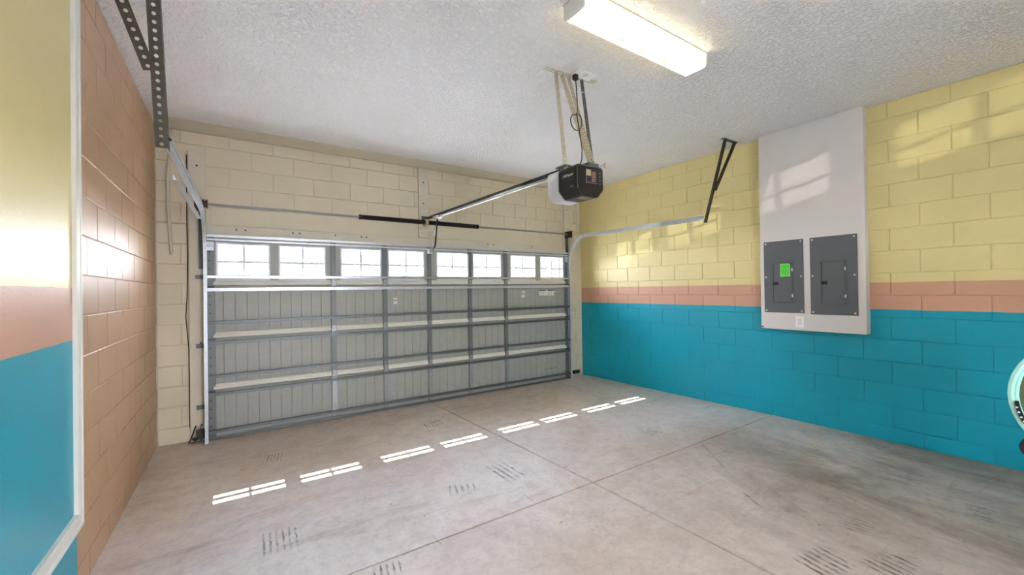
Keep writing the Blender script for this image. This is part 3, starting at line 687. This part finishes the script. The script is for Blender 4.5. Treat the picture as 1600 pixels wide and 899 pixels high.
# ------------------------------------------------------------------ breaker panels and switch
def panel(y0, y1, z0, z1, dy0, dy1, dz0, dz1, label):
    t = thing('breaker_panel', label, 'breaker panel', (4.89, (y0+y1)/2, z0), None); X = 4.89
    MB().box(X-.010, X, y0, y1, z0, z1).build('cover', 'panel_grey', t, bevel=.003)
    # raised rim round the little door
    w = .008
    MB().box(X-.020, X-.010, dy0-w, dy0, dz0-w, dz1+w).box(X-.020, X-.010, dy1, dy1+w, dz0-w, dz1+w).box(X-.020, X-.010, dy0, dy1, dz0-w, dz0).box(X-.020, X-.010, dy0, dy1, dz1, dz1+w).build('door_rim', 'panel_grey', t)
    d = MB().box(X-.0155, X-.010, dy0+.003, dy1-.003, dz0+.003, dz1-.003).build('panel_door', 'panel_grey', t, bevel=.002)
    zl = 1.470
    l = MB().box(X-.0205, X-.0155, dy1-.050, dy1+.004, zl-.017, zl+.017).build('latch', 'black', d, bevel=.002)
    for z in (dz1-.075, dz0+.075): MB().box(X-.0215, X-.010, dy0-.011, dy0-.001, z-.016, z+.016).build('door_hinge', 'screw_white', t)
    for (y, z) in ((y0+.022, z1-.022), (y1-.022, z1-.022), (y0+.022, z0+.022), (y1-.022, z0+.022), (y0+.022, (z0+z1)/2), (y1-.022, (z0+z1)/2)):
        MB().disc((X-.010, y, z), (-1, 0, 0), .0085, .0045, 8).build('screw', 'screw_white', t)
    return t, d
t1, d1 = panel(1.868, 2.251, 1.157, 1.928, 1.977, 2.154, 1.266, 1.688, 'dark grey breaker panel with a green sticker on its door')
g_ = MB().box(4.8728, 4.8745, 1.990, 2.083, 1.545, 1.680).build('green_sticker', 'green_edge', t1, label='bright green sticker')
MB().box(4.8720, 4.8729, 1.996, 2.077, 1.551, 1.674).build('sticker_face', 'green', g_)
m = MB()
for i in range(7):
    if i != 2: m.box(4.8714, 4.8721, 2.002+.012*(i % 3), 2.070, 1.655-.014*i, 1.658-.014*i)
m.build('print', 'green_ink', g_)
t2, d2 = panel(1.421, 1.809, 1.151, 1.929, 1.521, 1.709, 1.261, 1.678, 'dark grey breaker panel with a bare door, right of the one with the green sticker')
sw = thing('light_switch', 'white light switch plate under the breaker panel with the green sticker', 'switch', (4.89, 1.912, 1.008))
MB().box(4.884, 4.89, 1.873, 1.952, 1.008, 1.126).build('cover_plate', 'white', sw, bevel=.003)
MB().box(4.879, 4.884, 1.897, 1.928, 1.034, 1.100).build('rocker', 'drywall', sw, bevel=.003)
tag(MB().disc((4.8885, 2.275, .995), (-1, 0, 0), .008, .006, 8).build('screw_head', 'rust'), 'rusty screw head at the lower left corner of the white box', 'screw')

# ------------------------------------------------------------------ small things on the door wall
tag(MB().tube([(-.492, YD-.016, 3.085), (-.520, YD-.016, 2.90), (-.542, YD-.016, 2.60), (-.540, YD-.016, 2.30), (-.525, YD-.016, 2.05), (-.515, YD-.018, 1.84)], .0145, 8).build('painted_conduit', 'board', smooth=True), 'beige painted flexible conduit hanging down the wall left of the door', 'conduit')
tag(MB().tube([(4.895, YD-.006, 3.08), (4.890, YD-.006, 2.4), (4.883, YD-.006, 1.85)], .005, 6).build('painted_cable', 'paint_beige', smooth=True), 'thin beige cable running down the wall right of the door', 'cable')
tag(MB().tube([(-.392, YD-.008, 2.85), (-.395, YD-.008, 2.2), (-.390, YD-.008, 1.8), (-.398, YD-.012, 1.40), (-.410, YD-.010, 1.22), (-.388, YD-.008, .90), (-.385, YD-.008, .10)], .0045, 6).build('jamb_wire', 'rust', smooth=True), 'dark thin wire along the edge of the left jamb board', 'wire')
for nm, x, z, lb_ in (('l', -.315, .0, 'black safety sensor at the foot of the left jamb board'), ('r', 4.735, .035, 'black safety sensor at the foot of the right jamb board')):
    s = thing('safety_sensor', lb_, 'sensor', (x, 5.20, fz(5.2)), None)
    z = fz(5.2)+.035
    if nm == 'l':
        MB().box(x-.01, x+.055, 5.13, 5.185, z+.01, z+.10).build('sensor_body', 'black', s, bevel=.006)
        MB().box(x-.05, x+.02, 5.19, 5.244, z-.01, z+.004).box(x+.016, x+.020, 5.185, 5.244, z-.03, z+.12).build('bracket', 'galv_dark', s)
        MB().tube([(x+.02, 5.16, z+.02), (x-.04, 5.15, z-.018), (x-.07, 5.17, z-.02), (x-.06, 5.23, z+.0), (x-.02, 5.236, z+.12)], .006, 6).build('lead', 'black', s, smooth=True)
    else:
        MB().box(x-.06, x+.075, 5.15, 5.19, z+.03, z+.085).build('sensor_body', 'black', s, bevel=.006)
        MB().box(x-.05, x+.0, 5.19, 5.244, z+.05, z+.056).build('bracket', 'galv_dark', s)
tag(MB().disc((XR-.001, .88, .10), (-1, 0, 0), .012, .02, 8).build('wall_anchor', 'paint_right'), 'painted-over anchor stub low on the teal wall', 'anchor')

# ------------------------------------------------------------------ mint pram at the right edge
pr = thing('pram', 'mint green pram with olive lining at the right edge beside the teal wall', 'pram', (3.55, -.12, 0))
PX, PYc, PZ = 3.62, .022, .84
# bucket tilted toward the room: rim ellipse seen from the side
def bucket(k, name, mat, thick, dep=.42):
    m = MB(); nu, nv = 32, 8; vs = []
    for j in range(nv+1):
        t = j/nv; sc = (1-.45*t*t)*k
        for i in range(nu):
            a = 2*math.pi*i/nu
            y = PYc + .345*math.cos(a)*sc; z = PZ + .345*math.sin(a)*sc - .08*math.cos(a)*0; x = PX - .12 + dep*t
            z -= .10*t
            vs.append((x, y, z))
    fs = [(j*nu+i, j*nu+(i+1) % nu, (j+1)*nu+(i+1) % nu, (j+1)*nu+i) for j in range(nv) for i in range(nu)] + [tuple(range(nv*nu, nv*nu+nu))]
    m.add(vs, fs); o = m.build(name, mat, pr, smooth=True); md = o.modifiers.new('thick', 'SOLIDIFY'); md.thickness = thick; return o
bucket(1.0, 'bucket', 'mint', .01); bucket(.925, 'lining', 'olive', .004, .30)
def rim(k, dx, r, name, mat):
    pts = [(PX-.12+dx, PYc+.345*k*math.cos(2*math.pi*i/40), PZ+.345*k*math.sin(2*math.pi*i/40)) for i in range(40)]
    MB().tube(pts, r, 8, closed=True).build(name, mat, pr, smooth=True)
rim(.985, -.004, .015, 'outer_rim', 'mint'); rim(.935, -.006, .010, 'inner_rim', 'mint')
m = MB(); a0, a1 = -.46, -.10
vs = []
for i in range(7):
    a = a0+(a1-a0)*i/6
    w = .5*math.sin(math.pi*min(1, (6-i)/6+.12)*.5)
    for k in (.93-.02, .93+.02+.025*w):
        vs.append((PX-.150, PYc+.345*k*math.cos(a), PZ+.345*k*math.sin(a)))
for v in list(vs): vs.append((v[0]+.012, v[1], v[2]))
n = 14
fs = [(2*i, 2*i+1, 2*i+3, 2*i+2) for i in range(6)] + [(n+2*i, n+2*i+2, n+2*i+3, n+2*i+1) for i in range(6)] + [(2*i, 2*i+2, n+2*i+2, n+2*i) for i in range(6)] + [(2*i+1, n+2*i+1, n+2*i+3, 2*i+3) for i in range(6)] + [(0, n, n+1, 1), (12, 13, n+13, n+12)]
tb = m.add(vs, fs).build('trim_tab', 'black', pr)
for a in (-.20, -.28, -.36, -.43): MB().disc((PX-.150, PYc+.325*math.cos(a), PZ+.325*math.sin(a)), (-1, 0, 0), .005, .004, 6).build('stud', 'white', tb)
for (x, y) in ((PX-.16, PYc+.12), (PX-.16, PYc-.40), (PX+.28, PYc+.12), (PX+.28, PYc-.40)):
    hub = (x, y, .12)
    w = MB().tube([(x, y+.095*math.cos(2*math.pi*i/24), .115+.095*math.sin(2*math.pi*i/24)) for i in range(24)], .020, 8, closed=True).build('wheel', 'black_matte', pr, smooth=True)
    m = MB().disc((x-.012, y, .115), (1, 0, 0), .022, .024, 10)
    for i in range(5): m.bar((x, y, .115), (x, y+.09*math.cos(i*1.2566), .115+.09*math.sin(i*1.2566)), .012, .01, (1, 0, 0))
    m.build('spokes', 'galv', w)
    MB().tube([(x+.03*(1 if x < PX else -1), y, .115), (x+.06*(1 if x < PX else -1), PYc+(y-PYc)*.75, .62)], .011, 8).build('leg', 'black', pr)
MB().disc((PX-.175, PYc+.255, .575), (1, 0, 0), .058, .05, 20).build('hinge_hub', 'black_matte', pr, smooth=True)
MB().tube([(PX-.10, PYc-.40, .62), (PX-.10, PYc-.62, .98), (PX+.24, PYc-.62, .98), (PX+.24, PYc-.40, .62)], .012, 8).build('handle', 'black', pr)
MB().tube([(PX-.10, PYc+.25, .62), (PX-.10, PYc-.40, .62)], .012, 8).tube([(PX+.24, PYc+.25, .62), (PX+.24, PYc-.40, .62)], .012, 8).tube([(PX-.10, PYc, .62), (PX+.24, PYc, .62)], .012, 8).build('frame', 'black', pr)

# ------------------------------------------------------------------ outside
dr = MB().add([(-.8, 5.48, -.06), (5.2, 5.48, -.06), (5.2, 20, -1.30), (-.8, 20, -1.30)], [(0, 1, 2, 3)])
structure(MB().add([(-1.0, 5.48, -.05), (5.4, 5.48, -.05), (5.4, 20, -1.30), (-1.0, 20, -1.30), (-1.0, 5.48, -.35), (5.4, 5.48, -.35), (5.4, 20, -1.6), (-1.0, 20, -1.6)],
     [(0, 1, 2, 3), (0, 4, 5, 1), (1, 5, 6, 2), (2, 6, 7, 3), (3, 7, 4, 0), (7, 6, 5, 4)]).build('driveway', 'drive'), 'pale concrete driveway sloping down outside')
structure(MB().add([(-40, 5.48, -.12), (45, 5.48, -.12), (45, 20, -1.36), (-40, 20, -1.36), (45, 90, -1.5), (-40, 90, -1.5)], [(0, 1, 2, 3), (3, 2, 4, 5)]).build('ground', 'grass'), 'lawn outside beyond the driveway')
def frond(m, base, az, L_, droop):
    b_ = Vector(base); d = Vector((math.cos(az), math.sin(az), 0)); sd = Vector((-d.y, d.x, 0)); pts = []
    for i in range(11):
        t = i/10; pts.append(b_ + d*L_*t + Vector((0, 0, .5*L_*t - droop*L_*t*t)))
    for i in range(1, 11):
        p = pts[i]; ln = .48*L_*math.sin(math.pi*min(.97, .12+i/11))
        for s_ in (-1, 1):
            for q in (0, .5):
                p_ = pts[i-1].lerp(p, q+.5) if q+.5 <= 1 else p
                tip = p_ + sd*s_*ln*.55 + d*ln*.35 - Vector((0, 0, ln*.55))
                m.add([p_, p_+d*.05, tip], [(0, 1, 2)])
    m.tube(pts, .012, 4)
def palm(x, y, z, h, label):
    t = thing('palm_tree', label, 'tree', (x, y, z))
    MB().tube([(x, y, z), (x+.1, y, z+h*.5), (x, y, z+h)], [.17, .13, .11], 10).build('trunk', 'bark', t, smooth=True)
    m = MB()
    for i in range(18): frond(m, (x, y, z+h), i*2.399, 1.5+.4*random.random(), .55+.5*random.random())
    f = m.build('fronds', 'leaf', t)
def tree(x, y, z, h, r, label):
    t = thing('shade_tree', label, 'tree', (x, y, z))
    MB().tube([(x, y, z), (x+.15, y, z+h*.5), (x, y, z+h*.8)], [.2, .14, .08], 8).build('trunk', 'bark', t, smooth=True)
    m = MB()
    for i in range(2600):
        v = Vector((random.gauss(0, 1), random.gauss(0, 1), random.gauss(0, .8))).normalized()*(random.random()**.4)*r
        p = Vector((x, y, z+h))+v; s_ = .14
        a = Vector((random.uniform(-1, 1), random.uniform(-1, 1), random.uniform(-1, 1)))*s_; c = a.cross(Vector((random.uniform(-1, 1), random.uniform(-1, 1), random.uniform(-1, 1))).normalized())*.6
        m.add([p-a, p+c, p+a, p-c], [(0, 1, 2, 3)])
    o = m.build('foliage', 'leaf', t)
palm(.15, 12.5, -.7, 3.6, 'palm tree seen through the leftmost door window')
tree(2.1, 16.0, -1.0, 4.4, 1.6, 'leafy tree seen through the second door window')
tree(14.2, 18.5, -1.2, 4.6, 2.2, 'leafy tree seen through the rightmost door windows')
